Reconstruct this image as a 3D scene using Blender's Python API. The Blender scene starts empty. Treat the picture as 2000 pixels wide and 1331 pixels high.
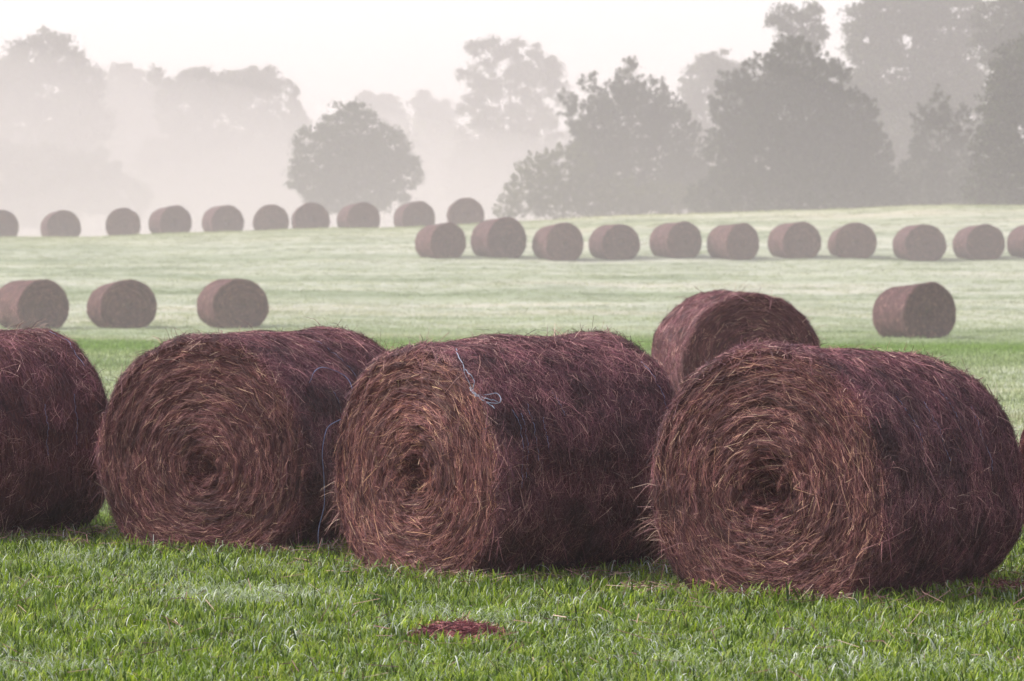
import bpy, math, random
import numpy as np
from mathutils import Vector, noise as mnoise

random.seed(7)
rng = np.random.default_rng(7)
scene = bpy.context.scene
COL = scene.collection

# ------------------------------------------------------------------ camera, sky, sun, exposure
F = 8300.0                       # focal length in photograph pixels (2000 wide)
CAM_H = 2.25
cam_d = bpy.data.cameras.new('camera')
cam_d.sensor_width = 36.0
cam_d.lens = 36.0 * F / 2000.0
cam_d.clip_start = 0.1
cam_d.clip_end = 5000.0
cam_d.dof.use_dof = True
cam_d.dof.focus_distance = 26.8
cam_d.dof.aperture_fstop = 6.7
cam = bpy.data.objects.new('camera', cam_d)
COL.objects.link(cam)
cam.location = (0, 0, CAM_H)
cam.rotation_euler = (math.radians(90) - math.atan(225.5 / F), 0, 0)
scene.camera = cam

SUN_EL, SUN_AZ = math.radians(40), math.radians(-78)      # azimuth clockwise from +Y (the view direction)
world = bpy.data.worlds.new('World')
scene.world = world
world.use_nodes = True
wn = world.node_tree
bg = wn.nodes['Background']
sky = wn.nodes.new('ShaderNodeTexSky')
sky.sky_type = 'NISHITA'
sky.sun_disc = False
sky.sun_elevation = SUN_EL
sky.sun_rotation = SUN_AZ
sky.air_density = 1.0
sky.dust_density = 1.6
sky.ozone_density = 1.0
hs = wn.nodes.new('ShaderNodeHueSaturation')
hs.inputs['Saturation'].default_value = 0.32
wn.links.new(sky.outputs[0], hs.inputs['Color'])
tint = wn.nodes.new('ShaderNodeMix'); tint.data_type = 'RGBA'; tint.blend_type = 'MULTIPLY'
tint.inputs[0].default_value = 1.0
tint.inputs[7].default_value = (1.02, .95, 1.0, 1)          # faint mauve of the morning overcast
wn.links.new(hs.outputs[0], tint.inputs[6])
wn.links.new(tint.outputs[2], bg.inputs['Color'])
bg.inputs['Strength'].default_value = 0.15

sd = bpy.data.lights.new('sun', 'SUN')
sd.energy = 2.6
sd.angle = math.radians(16)
sd.color = (1.0, 0.93, 0.875)
sun = bpy.data.objects.new('sun', sd)
COL.objects.link(sun)
to_sun = Vector((math.sin(SUN_AZ) * math.cos(SUN_EL), math.cos(SUN_AZ) * math.cos(SUN_EL), math.sin(SUN_EL)))
sun.rotation_euler = to_sun.to_track_quat('Z', 'Y').to_euler()
sun.location = (-20, 30, 40)

scene.render.engine = 'CYCLES'
scene.view_settings.view_transform = 'Standard'
scene.view_settings.look = 'None'
scene.view_settings.gamma = 1.0
scene.view_settings.use_curve_mapping = False
scene.view_settings.exposure = 0.84
scene.cycles.use_denoising = True
scene.cycles.max_bounces = 3
scene.cycles.diffuse_bounces = 2
scene.cycles.glossy_bounces = 1
scene.cycles.use_adaptive_sampling = True
scene.cycles.adaptive_threshold = 0.02
scene.cycles.transparent_max_bounces = 8
scene.cycles.volume_bounces = 1
scene.cycles.sample_clamp_indirect = 8

HAZE_DENSITY = 0.00055
HAZE_COLOR = (0.965, 0.935, 0.945)
FOG_COLOR = (0.89, 0.84, 0.82)

# ------------------------------------------------------------------ helpers
def link(o, parent=None):
    COL.objects.link(o)
    if parent is not None:
        o.parent = parent
    return o

def tag(o, label=None, category=None, group=None, kind=None):
    if label: o['label'] = label
    if category: o['category'] = category
    if group: o['group'] = group
    if kind: o['kind'] = kind
    return o

def empty(name, loc, rz=0.0):
    o = bpy.data.objects.new(name, None)
    o.empty_display_size = 0.2
    o.location = loc
    o.rotation_euler = (0, 0, rz)
    return link(o)

def mesh_np(name, verts, faces, mat=None, smooth=False, point_attrs=None):
    """verts (N,3), faces (M,k) with one k -> mesh data"""
    me = bpy.data.meshes.new(name)
    verts = np.ascontiguousarray(verts, dtype=np.float32)
    faces = np.ascontiguousarray(faces, dtype=np.int32)
    m, k = faces.shape
    me.vertices.add(len(verts))
    me.vertices.foreach_set('co', verts.ravel())
    me.loops.add(m * k)
    me.loops.foreach_set('vertex_index', faces.ravel())
    me.polygons.add(m)
    me.polygons.foreach_set('loop_start', np.arange(0, m * k, k, dtype=np.int32))
    if smooth:
        me.polygons.foreach_set('use_smooth', np.ones(m, dtype=bool))
    me.update(calc_edges=True)
    for nm, (typ, arr) in (point_attrs or {}).items():
        a = me.attributes.new(nm, typ, 'POINT')
        arr = np.ascontiguousarray(arr, dtype=np.float32)
        key = {'FLOAT_COLOR': 'color', 'FLOAT_VECTOR': 'vector', 'FLOAT': 'value'}[typ]
        a.data.foreach_set(key, arr.ravel())
    if mat: me.materials.append(mat)
    return me

def obj(name, me, parent=None):
    return link(bpy.data.objects.new(name, me), parent)

def norm(a):
    return a / np.maximum(np.linalg.norm(a, axis=-1, keepdims=True), 1e-9)

def px(x, Y):                     # photograph column at distance Y -> world X
    return (x - 1000.0) / F * Y
def pz(y, Y):                     # photograph row at distance Y -> world z
    return CAM_H + (440.0 - y) * Y / F

def new_mat(name):
    m = bpy.data.materials.new(name)
    m.use_nodes = True
    nt = m.node_tree
    for n in list(nt.nodes): nt.nodes.remove(n)
    out = nt.nodes.new('ShaderNodeOutputMaterial')
    return m, nt, out

def node(nt, typ, **kw):
    n = nt.nodes.new(typ)
    for k, v in kw.items():
        if k.startswith('i_'):
            n.inputs[k[2:].replace('_', ' ')].default_value = v
        else:
            setattr(n, k, v)
    return n

def ramp(nt, fac, stops, interp='LINEAR'):
    r = nt.nodes.new('ShaderNodeValToRGB')
    r.color_ramp.interpolation = interp
    els = r.color_ramp.elements
    while len(els) > 1: els.remove(els[-1])
    els[0].position, els[0].color = stops[0][0], (*stops[0][1], 1)
    for p, c in stops[1:]:
        e = els.new(p); e.color = (*c, 1)
    nt.links.new(fac, r.inputs[0])
    return r.outputs[0]

def mixc(nt, fac, a, b, blend='MIX'):
    m = nt.nodes.new('ShaderNodeMix'); m.data_type = 'RGBA'; m.blend_type = blend
    for s, v in ((m.inputs[0], fac), (m.inputs[6], a), (m.inputs[7], b)):
        if isinstance(v, bpy.types.NodeSocket): nt.links.new(v, s)
        elif isinstance(v, (int, float)): s.default_value = v
        else: s.default_value = (*v, 1)
    return m.outputs[2]

def math_n(nt, op, a, b=None, clamp=False):
    m = nt.nodes.new('ShaderNodeMath'); m.operation = op; m.use_clamp = clamp
    for s, v in ((m.inputs[0], a), (m.inputs[1], b)):
        if v is None: continue
        if isinstance(v, bpy.types.NodeSocket): nt.links.new(v, s)
        else: s.default_value = v
    return m.outputs[0]

def noise_tex(nt, vec, scale, detail=3.0, rough=0.55):
    n = nt.nodes.new('ShaderNodeTexNoise')
    n.inputs['Scale'].default_value = scale
    n.inputs['Detail'].default_value = detail
    n.inputs['Roughness'].default_value = rough
    if vec is not None: nt.links.new(vec, n.inputs['Vector'])
    return n.outputs[0]

def mapping(nt, vec, scale=(1, 1, 1), loc=(0, 0, 0)):
    m = nt.nodes.new('ShaderNodeMapping')
    m.inputs['Scale'].default_value = scale
    m.inputs['Location'].default_value = loc
    nt.links.new(vec, m.inputs['Vector'])
    return m.outputs[0]

# ------------------------------------------------------------------ terrain height
_Y = np.arange(-120.0, 1400.0, 1.0)
_XK = np.array([-60.0, -23.0, -11.0, -2.3, 2.0, 9.3, 21.0, 60.0])
_ZC = np.array([1.2, 1.74, 2.04, 2.32, 2.52, 2.92, 3.28, 3.5])
_near = np.interp(_Y, [-120, 20, 55, 70, 90, 112, 125, 140, 156, 172],
                  [0, 0, 0, -.10, -.42, -.78, -.82, -.45, .20, .86])
def _table():
    t = []
    k = np.exp(-0.5 * (np.arange(-12, 13) / 3.5) ** 2); k /= k.sum()
    for zc in _ZC:
        far = np.interp(_Y, [172, 182, 193, 200, 215, 260, 330, 420, 700, 1400],
                        [.86, .86 + (zc - .86) * .52, zc + .06, zc - .22, zc - 1.1, -1.6, -3.2, -3.6, -3.0, -2.0])
        p = np.where(_Y <= 172, _near, far)
        t.append(np.convolve(np.pad(p, 12, mode='edge'), k, mode='valid'))
    return np.array(t)
_T = _table()
def terrain(X, Y):
    X = np.asarray(X, float); Y = np.asarray(Y, float)
    xi = np.clip(np.interp(X, _XK, np.arange(len(_XK))), 0, len(_XK) - 1.0001)
    yi = np.clip(Y + 120.0, 0, len(_Y) - 1.001)
    i = xi.astype(int); j = yi.astype(int); a = xi - i; b = yi - j
    z = ((_T[i, j] * (1 - b) + _T[i, j + 1] * b) * (1 - a) + (_T[i + 1, j] * (1 - b) + _T[i + 1, j + 1] * b) * a)
    w = np.clip((Y - 35) / 30, 0, 1)
    z = z + w * (0.035 * np.sin(X * .41 + Y * .13) + 0.03 * np.sin(X * .17 - Y * .29 + 1.3) + 0.02 * np.sin(X * .9 + Y * .05))
    return z
def tz(X, Y): return float(terrain(X, Y))

# ------------------------------------------------------------------ materials
def field_colour(nt):
    """colour of the mown field from world position: pale dewy stubble, a greener strip, soft streaks"""
    geo = nt.nodes.new('ShaderNodeNewGeometry')
    pos = geo.outputs['Position']
    sep = nt.nodes.new('ShaderNodeSeparateXYZ'); nt.links.new(pos, sep.inputs[0])
    n1 = noise_tex(nt, mapping(nt, pos, (.035, .16, 1)), 1.0, 4, .6)
    n2 = noise_tex(nt, mapping(nt, pos, (.25, .7, 1), (7, 3, 0)), 1.0, 3, .6)
    pale = ramp(nt, n1, [(.32, (.205, .26, .145)), (.44, (.32, .36, .245)), (.56, (.41, .435, .34)), (.70, (.465, .445, .36))])
    fine = ramp(nt, n2, [(.30, (.55, .62, .50)), (.50, (1, 1, 1)), (.72, (1.16, 1.13, 1.12))])
    pale = mixc(nt, 1.0, pale, fine, 'MULTIPLY')
    wob = math_n(nt, 'MULTIPLY', math_n(nt, 'SUBTRACT', noise_tex(nt, mapping(nt, pos, (.06, .06, 1)), 1.0, 3, .6), .5), 16.0)
    y = math_n(nt, 'ADD', sep.outputs[1], wob)
    mr = nt.nodes.new('ShaderNodeMapRange'); mr.inputs[1].default_value = 0; mr.inputs[2].default_value = 260
    nt.links.new(y, mr.inputs[0])
    g = lambda v: (v, v, v)
    band = ramp(nt, mr.outputs[0], [(0, g(1)), (29 / 260, g(1)), (34 / 260, g(.45)), (42 / 260, g(.12)), (68 / 260, g(.08)), (80 / 260, g(.35)),
                                     (91 / 260, g(.9)), (101 / 260, g(.85)), (113 / 260, g(.3)), (126 / 260, g(.22)), (140 / 260, g(0)), (1, g(0))])
    strip = ramp(nt, n2, [(.3, (.105, .20, .028)), (.55, (.155, .26, .042)), (.75, (.215, .315, .08))])
    far = ramp(nt, mr.outputs[0], [(0, (1, 1, 1)), (178 / 260, (1, 1, 1)), (195 / 260, (1.04, .99, .90))])
    return mixc(nt, 1.0, mixc(nt, band, pale, strip), far, 'MULTIPLY'), sep

def make_ground_mat():
    m, nt, out = new_mat('field_ground')
    col, sep = field_colour(nt)
    geo = nt.nodes.new('ShaderNodeNewGeometry'); pos = geo.outputs['Position']
    n3 = noise_tex(nt, pos, 9.0, 5, .65)
    soil = ramp(nt, n3, [(.3, (.035, .03, .018)), (.55, (.055, .065, .022)), (.8, (.10, .085, .05))])
    mr = nt.nodes.new('ShaderNodeMapRange'); mr.inputs[1].default_value = 30; mr.inputs[2].default_value = 44
    nt.links.new(sep.outputs[1], mr.inputs[0])
    c = mixc(nt, mr.outputs[0], soil, col)
    b = node(nt, 'ShaderNodeBsdfPrincipled', i_Roughness=.95)
    b.inputs['Specular IOR Level'].default_value = .15
    nt.links.new(c, b.inputs['Base Color'])
    bp = node(nt, 'ShaderNodeBump', i_Strength=.7, i_Distance=.06)
    nt.links.new(noise_tex(nt, pos, 6.0, 5, .7), bp.inputs['Height'])
    nt.links.new(bp.outputs[0], b.inputs['Normal'])
    nt.links.new(b.outputs[0], out.inputs[0])
    return m

def leafy(name, col_socket_fn, transl=.45, rough=.6, spec=.25):
    m, nt, out = new_mat(name)
    c = col_socket_fn(nt)
    b = node(nt, 'ShaderNodeBsdfPrincipled', i_Roughness=rough)
    b.inputs['Specular IOR Level'].default_value = spec
    nt.links.new(c, b.inputs['Base Color'])
    t = nt.nodes.new('ShaderNodeBsdfTranslucent')
    nt.links.new(mixc(nt, 1.0, c, (1.25, 1.3, .8), 'MULTIPLY'), t.inputs[0])
    mx = node(nt, 'ShaderNodeMixShader'); mx.inputs[0].default_value = transl
    nt.links.new(b.outputs[0], mx.inputs[1]); nt.links.new(t.outputs[0], mx.inputs[2])
    nt.links.new(mx.outputs[0], out.inputs[0])
    return m

def attr_col(nt, name='Col'):
    a = nt.nodes.new('ShaderNodeAttribute'); a.attribute_name = name
    return a.outputs['Color']

def grass_col(nt):
    a = attr_col(nt)
    geo = nt.nodes.new('ShaderNodeNewGeometry'); pos = geo.outputs['Position']
    n = noise_tex(nt, mapping(nt, pos, (4.5, 2.2, 0)), 1.0, 4, .65)
    patch = ramp(nt, n, [(.32, (.42, .5, .55)), (.5, (1, 1, 1)), (.68, (1.5, 1.35, 1.6))])
    return mixc(nt, 1.0, a, patch, 'MULTIPLY')
M_grass = leafy('grass_blade', grass_col, .33, .6, .2)
M_dew = leafy('dewy_grass', lambda nt: attr_col(nt), .3, .5, .35)
def field_tuft_col(nt):
    c, _ = field_colour(nt)
    return mixc(nt, 1.0, c, attr_col(nt), 'MULTIPLY')
M_field = leafy('field_tuft', field_tuft_col, .3, .7, .2)
M_leaf = leafy('tree_leaf', lambda nt: attr_col(nt), .4, .6, .3)
M_ground = make_ground_mat()

def make_bark():
    m, nt, out = new_mat('bark')
    tc = nt.nodes.new('ShaderNodeTexCoord')
    n = noise_tex(nt, mapping(nt, tc.outputs['Object'], (6, 6, 1.2)), 1.0, 5, .65)
    b = node(nt, 'ShaderNodeBsdfPrincipled', i_Roughness=.95)
    nt.links.new(ramp(nt, n, [(.3, (.03, .024, .02)), (.7, (.12, .10, .085))]), b.inputs['Base Color'])
    nt.links.new(b.outputs[0], out.inputs[0])
    return m
M_bark = make_bark()

def make_hay_body(name='packed_hay', tone=(1, 1, 1)):
    m, nt, out = new_mat(name)
    f = nt.nodes.new('ShaderNodeAttribute'); f.attribute_name = 'fib'
    v = f.outputs['Vector']
    n1 = noise_tex(nt, mapping(nt, v, (2.6, 2.6, 46)), 1.0, 6, .7)
    n2 = noise_tex(nt, mapping(nt, v, (3.5, 3.5, 9)), 1.0, 3, .6)
    n3 = noise_tex(nt, mapping(nt, v, (9, 9, 150)), 1.0, 3, .7)
    c1 = ramp(nt, n1, [(.30, (.045, .015, .019)), (.5, (.105, .040, .042)), (.72, (.22, .110, .09))])
    c2 = ramp(nt, n2, [(.3, (.70, .66, .68)), (.55, (1, 1, 1)), (.75, (1.25, 1.22, 1.15))])
    c3 = ramp(nt, n3, [(.35, (.6, .58, .58)), (.6, (1.15, 1.12, 1.1))])
    c = mixc(nt, 1.0, mixc(nt, 1.0, c1, c2, 'MULTIPLY'), c3, 'MULTIPLY')
    oi = nt.nodes.new('ShaderNodeObjectInfo')
    c = mixc(nt, 1.0, c, ramp(nt, oi.outputs['Random'], [(0, (.88, .86, .92)), (.5, (1.05, 1.02, 1.0)), (1, (1.25, 1.24, 1.12))]), 'MULTIPLY')
    c = mixc(nt, 1.0, c, tone, 'MULTIPLY')
    b = node(nt, 'ShaderNodeBsdfPrincipled', i_Roughness=.95)
    b.inputs['Specular IOR Level'].default_value = .1
    nt.links.new(c, b.inputs['Base Color'])
    bp = node(nt, 'ShaderNodeBump', i_Strength=.9, i_Distance=.02)
    nt.links.new(n1, bp.inputs['Height'])
    nt.links.new(bp.outputs[0], b.inputs['Normal'])
    nt.links.new(b.outputs[0], out.inputs[0])
    return m
M_hay = make_hay_body()
M_hay_field = make_hay_body('weathered_hay', (1.0, 1.28, 1.22))

def make_straw_mat():
    m, nt, out = new_mat('straw')
    b = node(nt, 'ShaderNodeBsdfPrincipled', i_Roughness=.6)
    b.inputs['Specular IOR Level'].default_value = .3
    nt.links.new(attr_col(nt), b.inputs['Base Color'])
    nt.links.new(b.outputs[0], out.inputs[0])
    return m
M_straw = make_straw_mat()

def make_twine_mat(name, col):
    m, nt, out = new_mat(name)
    tc = nt.nodes.new('ShaderNodeTexCoord')
    n = noise_tex(nt, tc.outputs['Object'], 60.0, 3, .6)
    b = node(nt, 'ShaderNodeBsdfPrincipled', i_Roughness=.55)
    lo = tuple(c * .65 for c in col)
    nt.links.new(ramp(nt, n, [(.35, lo), (.65, col)]), b.inputs['Base Color'])
    nt.links.new(b.outputs[0], out.inputs[0])
    return m
M_twine = make_twine_mat('blue_twine', (.24, .27, .44))
M_twine_pale = make_twine_mat('pale_blue_twine', (.42, .48, .60))

# ------------------------------------------------------------------ ground
def build_ground():
    ys = np.concatenate([np.arange(-70, 15, 8.), np.arange(15, 60, .75), np.arange(60, 225, 1.0), np.arange(225, 330, 4.), np.arange(330, 1201, 30.)])
    xs = np.concatenate([np.arange(-600, -60, 40.), np.arange(-60, -32, 3.), np.arange(-32, 32.1, .8), np.arange(33, 60, 3.), np.arange(60, 601, 40.)])
    X, Y = np.meshgrid(xs, ys)
    Z = terrain(X, Y)
    v = np.stack([X, Y, Z], -1).reshape(-1, 3)
    nx, ny = len(xs), len(ys)
    i = np.arange(nx * ny).reshape(ny, nx)
    f = np.stack([i[:-1, :-1], i[:-1, 1:], i[1:, 1:], i[1:, :-1]], -1).reshape(-1, 4)
    o = obj('field', mesh_np('field', v, f, M_ground, smooth=True))
    tag(o, 'rolling mown hay field with a low crest', kind='structure')
build_ground()

# ------------------------------------------------------------------ hay bales
def bale_surface(W, H, L, seed, low=.82, nt_=150, n_face=64, n_drum=34, core_depth=.07, core=(0, 0), core_r=.13, lump=.024, round_r=.042, dip=.028, ridge=.0055, sag=.03, taper=0.0):
    """closed bale: front face at y=0 facing -Y, axis +Y, resting on z=0"""
    a = .535 * H; zc = H - a
    prof = []                      # (rho, y, kind)
    for r in np.linspace(.012, 1 - round_r / a, n_face):
        prof.append((r, 0.0, 0))
    for t in np.linspace(.22, 1, 5):
        an = t * math.pi / 2
        prof.append((1 - round_r / a * (1 - math.sin(an)), round_r * (1 - math.cos(an)), 1))
    for t in np.linspace(0, 1, n_drum)[1:-1]:
        prof.append((1.0, round_r + t * (L - 2 * round_r), 2))
    for t in np.linspace(0, 1, 5)[:-1]:
        an = (1 - t) * math.pi / 2
        prof.append((1 - round_r / a * (1 - math.sin(an)), L - round_r * (1 - math.cos(an)), 3))
    for r in np.linspace(1 - round_r / a, .012, max(6, n_face // 3)):
        prof.append((r, L, 4))
    P = np.array([(p[0], p[1]) for p in prof]); K = np.array([p[2] for p in prof])
    th = np.linspace(0, 2 * math.pi, nt_, endpoint=False)
    RHO, TH = np.meshgrid(P[:, 0], th, indexing='ij')
    YY = np.repeat(P[:, 1][:, None], nt_, 1)
    KK = np.repeat(K[:, None], nt_, 1)
    face = (KK == 0) | (KK == 4)
    # lumps
    nz = np.zeros_like(RHO); nl = np.zeros_like(RHO)
    s = seed * 17.3
    for i in range(RHO.shape[0]):
        rr, yy = P[i]
        for j in range(nt_):
            c, d = math.cos(th[j]) * rr, math.sin(th[j]) * rr
            nz[i, j] = mnoise.noise((c * 2.2 + s, d * 2.2, yy * 2.0)) + .5 * mnoise.noise((c * 6 + s, d * 6, yy * 5.5))
            nl[i, j] = mnoise.noise((c * 11 + s, d * 11, yy * 13 + 5)) + .6 * mnoise.noise((c * 24, d * 24 + s, yy * 24))
    rho = RHO * (1 + np.where(face, 0, 1) * (lump * 1.5 * nz + .008 * nl))
    yc = np.clip(YY / L, 0, 1) * 2 - 1
    rho = rho * (1 - np.where(face, 0, 1) * dip * (1 - np.abs(yc) ** 2.5) * np.clip(np.cos(TH) + .6, 0, 1))
    sgn = np.where(KK >= 3, -1.0, 1.0)
    # face: spiral ridges, dished core, soft bulge
    spiral = np.sin(2 * math.pi * RHO * 9 - TH + 2.0 * nz) + .8 * np.sin(2 * math.pi * RHO * 21 - TH + 2 * nz)
    w_face = np.where(face, np.clip(RHO * 6, 0, 1), 0)
    y = YY + sgn * (w_face * ridge * spiral + np.where(face, core_depth * np.exp(-(RHO / (core_r * (1 + .55 * np.clip(nl, -1, 1) + .4 * nz))) ** 2) * (1 + .5 * nl) - .012 * (1 - RHO ** 2), 0)
                    + np.where(KK == 2, 0, 1) * (lump * .55 * nz + .010 * nl))
    sn = np.sin(TH)
    sn = np.where(np.cos(TH) < 0, np.sign(sn) * np.abs(sn) ** low, sn)
    x = W / 2 * sn * rho
    z = zc + a * np.cos(TH) * rho
    z = z + core[1] * (1 - RHO) * np.where(face, 1, 0)
    x = x + core[0] * (1 - RHO) * np.where(face, 1, 0)
    # sag: wider below the middle, flat where it stands
    low = np.clip((zc - z) / zc, 0, 1)
    x = x * (1 + sag * np.sin(np.clip(low, 0, 1) * math.pi))
    z = np.where(z < .05, .05 * np.exp((z - .05) / .05), z)
    z[z < .004] = 0.0
    tp = 1 - taper * np.clip(y / L, 0, 1)
    x, z = x * (1 + (tp - 1) * .5), z * tp
    v = np.stack([x, y, z], -1)
    nr = len(prof)
    idx = np.arange(nr * nt_).reshape(nr, nt_)
    nxt = np.roll(idx, -1, 1)
    f = np.stack([idx[:-1], nxt[:-1], nxt[1:], idx[1:]], -1).reshape(-1, 4)
    # end caps as fans of quads are skipped: the innermost ring is closed with a centre vertex pair
    vv = v.reshape(-1, 3)
    c0, c1 = v[0].mean(0), v[-1].mean(0)
    vv = np.vstack([vv, c0, c1])
    i0, i1 = nr * nt_, nr * nt_ + 1
    h = np.arange(0, nt_, 2)
    cap0 = np.stack([np.full_like(h, i0), idx[0][(h + 2) % nt_], idx[0][(h + 1) % nt_], idx[0][h]], -1)
    cap1 = np.stack([np.full_like(h, i1), idx[-1][h], idx[-1][(h + 1) % nt_], idx[-1][(h + 2) % nt_]], -1)
    f = np.vstack([f, cap0, cap1])
    axial = np.cumsum(np.r_[0, np.linalg.norm(np.diff(P * [a, 1], axis=0), axis=1)])
    fib = np.stack([np.cos(TH), np.sin(TH), np.repeat(axial[:, None], nt_, 1)], -1).reshape(-1, 3)
    fib = np.vstack([fib, fib[0], fib[-1]])
    fib[:, 2] += seed * 3.1
    return v, KK, vv, f, fib

PAL = np.array([(.060, .018, .027), (.112, .040, .049), (.182, .078, .081), (.275, .142, .128), (.42, .26, .20), (.58, .42, .32)])
def straw_mesh(name, v, KK, n, seed, golden=0.0, long_frac=.05, rear=.15, wmul=1.0, lmul=1.0):
    r = np.random.default_rng(seed + 100)
    nr, nt_, _ = v.shape
    vn = np.roll(v, -1, 1)
    A, B, C, D = v[:-1], vn[:-1], vn[1:], v[1:]
    nrm = np.cross(B - A, D - A)
    area = np.linalg.norm(nrm, axis=-1)
    nrm = -norm(nrm)
    cen = (A + B + C + D) / 4
    mid = np.array([0, v[..., 1].mean(), v[..., 2].mean()])
    flip = np.sign(((cen - mid) * nrm).sum(-1, keepdims=True)); nrm = nrm * flip
    kk = KK[:-1]
    w = area.copy()
    w[kk == 4] *= rear
    w[kk == 3] *= 1.2
    w[kk == 1] *= 1.7
    w[cen[..., 2] < .05] *= .05
    w = w.ravel() / w.sum()
    pick = r.choice(len(w), n, p=w)
    g = lambda a: a.reshape(-1, 3)[pick]
    u1, u2 = r.random((n, 1)), r.random((n, 1))
    p = (g(A) * (1 - u1) + g(B) * u1) * (1 - u2) + (g(D) * (1 - u1) + g(C) * u1) * u2
    N = g(nrm); T = norm(g(B) - g(A) + 1e-6); Bn = np.cross(N, T)
    k = kk.ravel()[pick]
    face = (k == 0) | (k == 4)
    ang = np.where(face, r.normal(0, .31, n), r.normal(0, .66, n))
    wild = r.random(n) < np.where(face, .15, .30)
    ang = np.where(wild, r.uniform(-1.5, 1.5, n), ang)
    ang = ang + np.where(face, .12, 0)
    sg = np.where(r.random(n) < .5, 1, -1)
    d = T * (np.cos(ang) * sg)[:, None] + Bn * np.sin(ang)[:, None]
    stick = r.random(n) < np.where(k == 1, .09, .035)
    tilt = np.where(stick, r.uniform(.15, .8, n), r.normal(.0, .05, n))
    d = norm(d + N * tilt[:, None])
    ln = np.where(r.random(n) < long_frac, r.uniform(.16, .32, n), r.uniform(.03, .125, n)) * lmul
    ln = np.where(stick, np.minimum(ln, .2), ln)
    wd = r.uniform(.0006, .0014, n) * wmul
    wd = np.where(face, wd, wd * 1.2)
    ln = np.where(face, ln, ln * 1.25)
    lift = np.abs(r.normal(.004, .007, n))
    R = np.where(face, 50, .75)
    roll = r.uniform(-1, 1, n)
    side = norm(np.cross(d, N) + N * roll[:, None] * .8)
    pts = []
    bow = r.normal(0, .10, n)
    for s in (-.5, 0.0, .5):
        off = np.where(stick, 0.5, 0.0) + s
        q = p + d * (ln * off)[:, None] + N * (lift - np.where(stick, 0, (ln * s) ** 2 / (2 * R)))[:, None]
        q = q + np.cross(N, d) * (bow * ln * (s * s - .12))[:, None]
        q[:, 2] -= np.where(stick, (np.clip(off, 0, 1) ** 2) * ln * .35, 0)
        pts.append(q)
    taper = (1.0, 1.0, .55)
    verts = np.stack([q + side * (wd * t * sd)[:, None] for q, t in zip(pts, taper) for sd in (-1, 1)], 1)   # n,6,3
    verts[..., 2] = np.maximum(verts[..., 2], .004)
    base = np.arange(n)[:, None] * 6
    f = np.concatenate([base + np.array([0, 1, 3, 2]), base + np.array([2, 3, 5, 4])], 0)
    pr = np.array([.27, .30, .25, .125, .043, .012])
    ci = np.where(face, r.choice(6, n, p=pr), r.choice(6, n, p=[.27, .29, .24, .14, .05, .01]))
    col = PAL[ci] * r.uniform(.8, 1.25, (n, 1))
    bandn = np.array([mnoise.noise((q[0] * 4.5, q[1] * 4.5 + seed, q[2] * 4.5)) + .7 * mnoise.noise((q[0] * 13, q[1] * 13 + seed, q[2] * 13)) for q in p.tolist()])
    zc_, hw_ = float(mid[2]), float(np.abs(v[..., 0]).max())
    rr = np.hypot(p[:, 0] / hw_, (p[:, 2] - zc_) / max(zc_, .1)); th_ = np.arctan2(p[:, 0], p[:, 2] - zc_)
    layer = np.array([mnoise.noise((a * 13 - b / 6.283, math.cos(b) * 1.2 + seed, math.sin(b) * 1.2)) + .8 * mnoise.noise((a * 34 - b / 6.283, math.cos(b) * 1.5, math.sin(b) * 1.5 + seed)) for a, b in zip(rr.tolist(), th_.tolist())])
    bandn = np.where(face, .55 * bandn + .62 * layer, 1.15 * bandn)
    col = col * np.clip(1.0 + .8 * bandn, .35, 1.9)[:, None]
    col = np.where(face[:, None], col * np.array([1.05, 1.03, .94]), col * np.array([1.08, 1.0, 1.06]))
    if golden:
        golden *= .9
        gf = (np.where(face, 1, .0) * golden * r.random(n))[:, None]
        col = col * (1 - gf) + col * np.array([1.55, 1.45, 1.05]) * gf
    cols = np.repeat(np.concatenate([col, np.ones((n, 1))], 1)[:, None], 6, 1)
    return mesh_np(name, verts.reshape(-1, 3), f, M_straw, point_attrs={'Col': ('FLOAT_COLOR', cols.reshape(-1, 4))})

def tube_mesh(name, paths, rad, mat, sides=5):
    V, Fc = [], []; off = 0
    for pts in paths:
        pts = np.asarray(pts, float); n = len(pts)
        rr = np.broadcast_to(np.asarray(rad, float), (n,)) if np.ndim(rad) <= 1 else rad
        t = norm(np.gradient(pts, axis=0))
        ref = np.where(np.abs(t[:, 2:3]) > .9, np.array([[1., 0, 0]]), np.array([[0., 0, 1]]))
        u = norm(np.cross(t, ref)); w = np.cross(t, u)
        an = np.linspace(0, 2 * math.pi, sides, endpoint=False)
        ring = pts[:, None] + rr[:, None, None] * (u[:, None] * np.cos(an)[None, :, None] + w[:, None] * np.sin(an)[None, :, None])
        V.append(ring.reshape(-1, 3))
        i = np.arange(n * sides).reshape(n, sides) + off
        j = np.roll(i, -1, 1)
        Fc.append(np.stack([i[:-1], j[:-1], j[1:], i[1:]], -1).reshape(-1, 4))
        off += n * sides
    return mesh_np(name, np.vstack(V), np.vstack(Fc), mat, smooth=True)

BALE_POS = []
def place_bale(x, Y, th):
    """front face centre column x at distance Y, axis turned th degrees to the right of the view axis"""
    X = px(x, Y)
    BALE_POS.append((X, Y, math.radians(th)))
    return X

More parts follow.
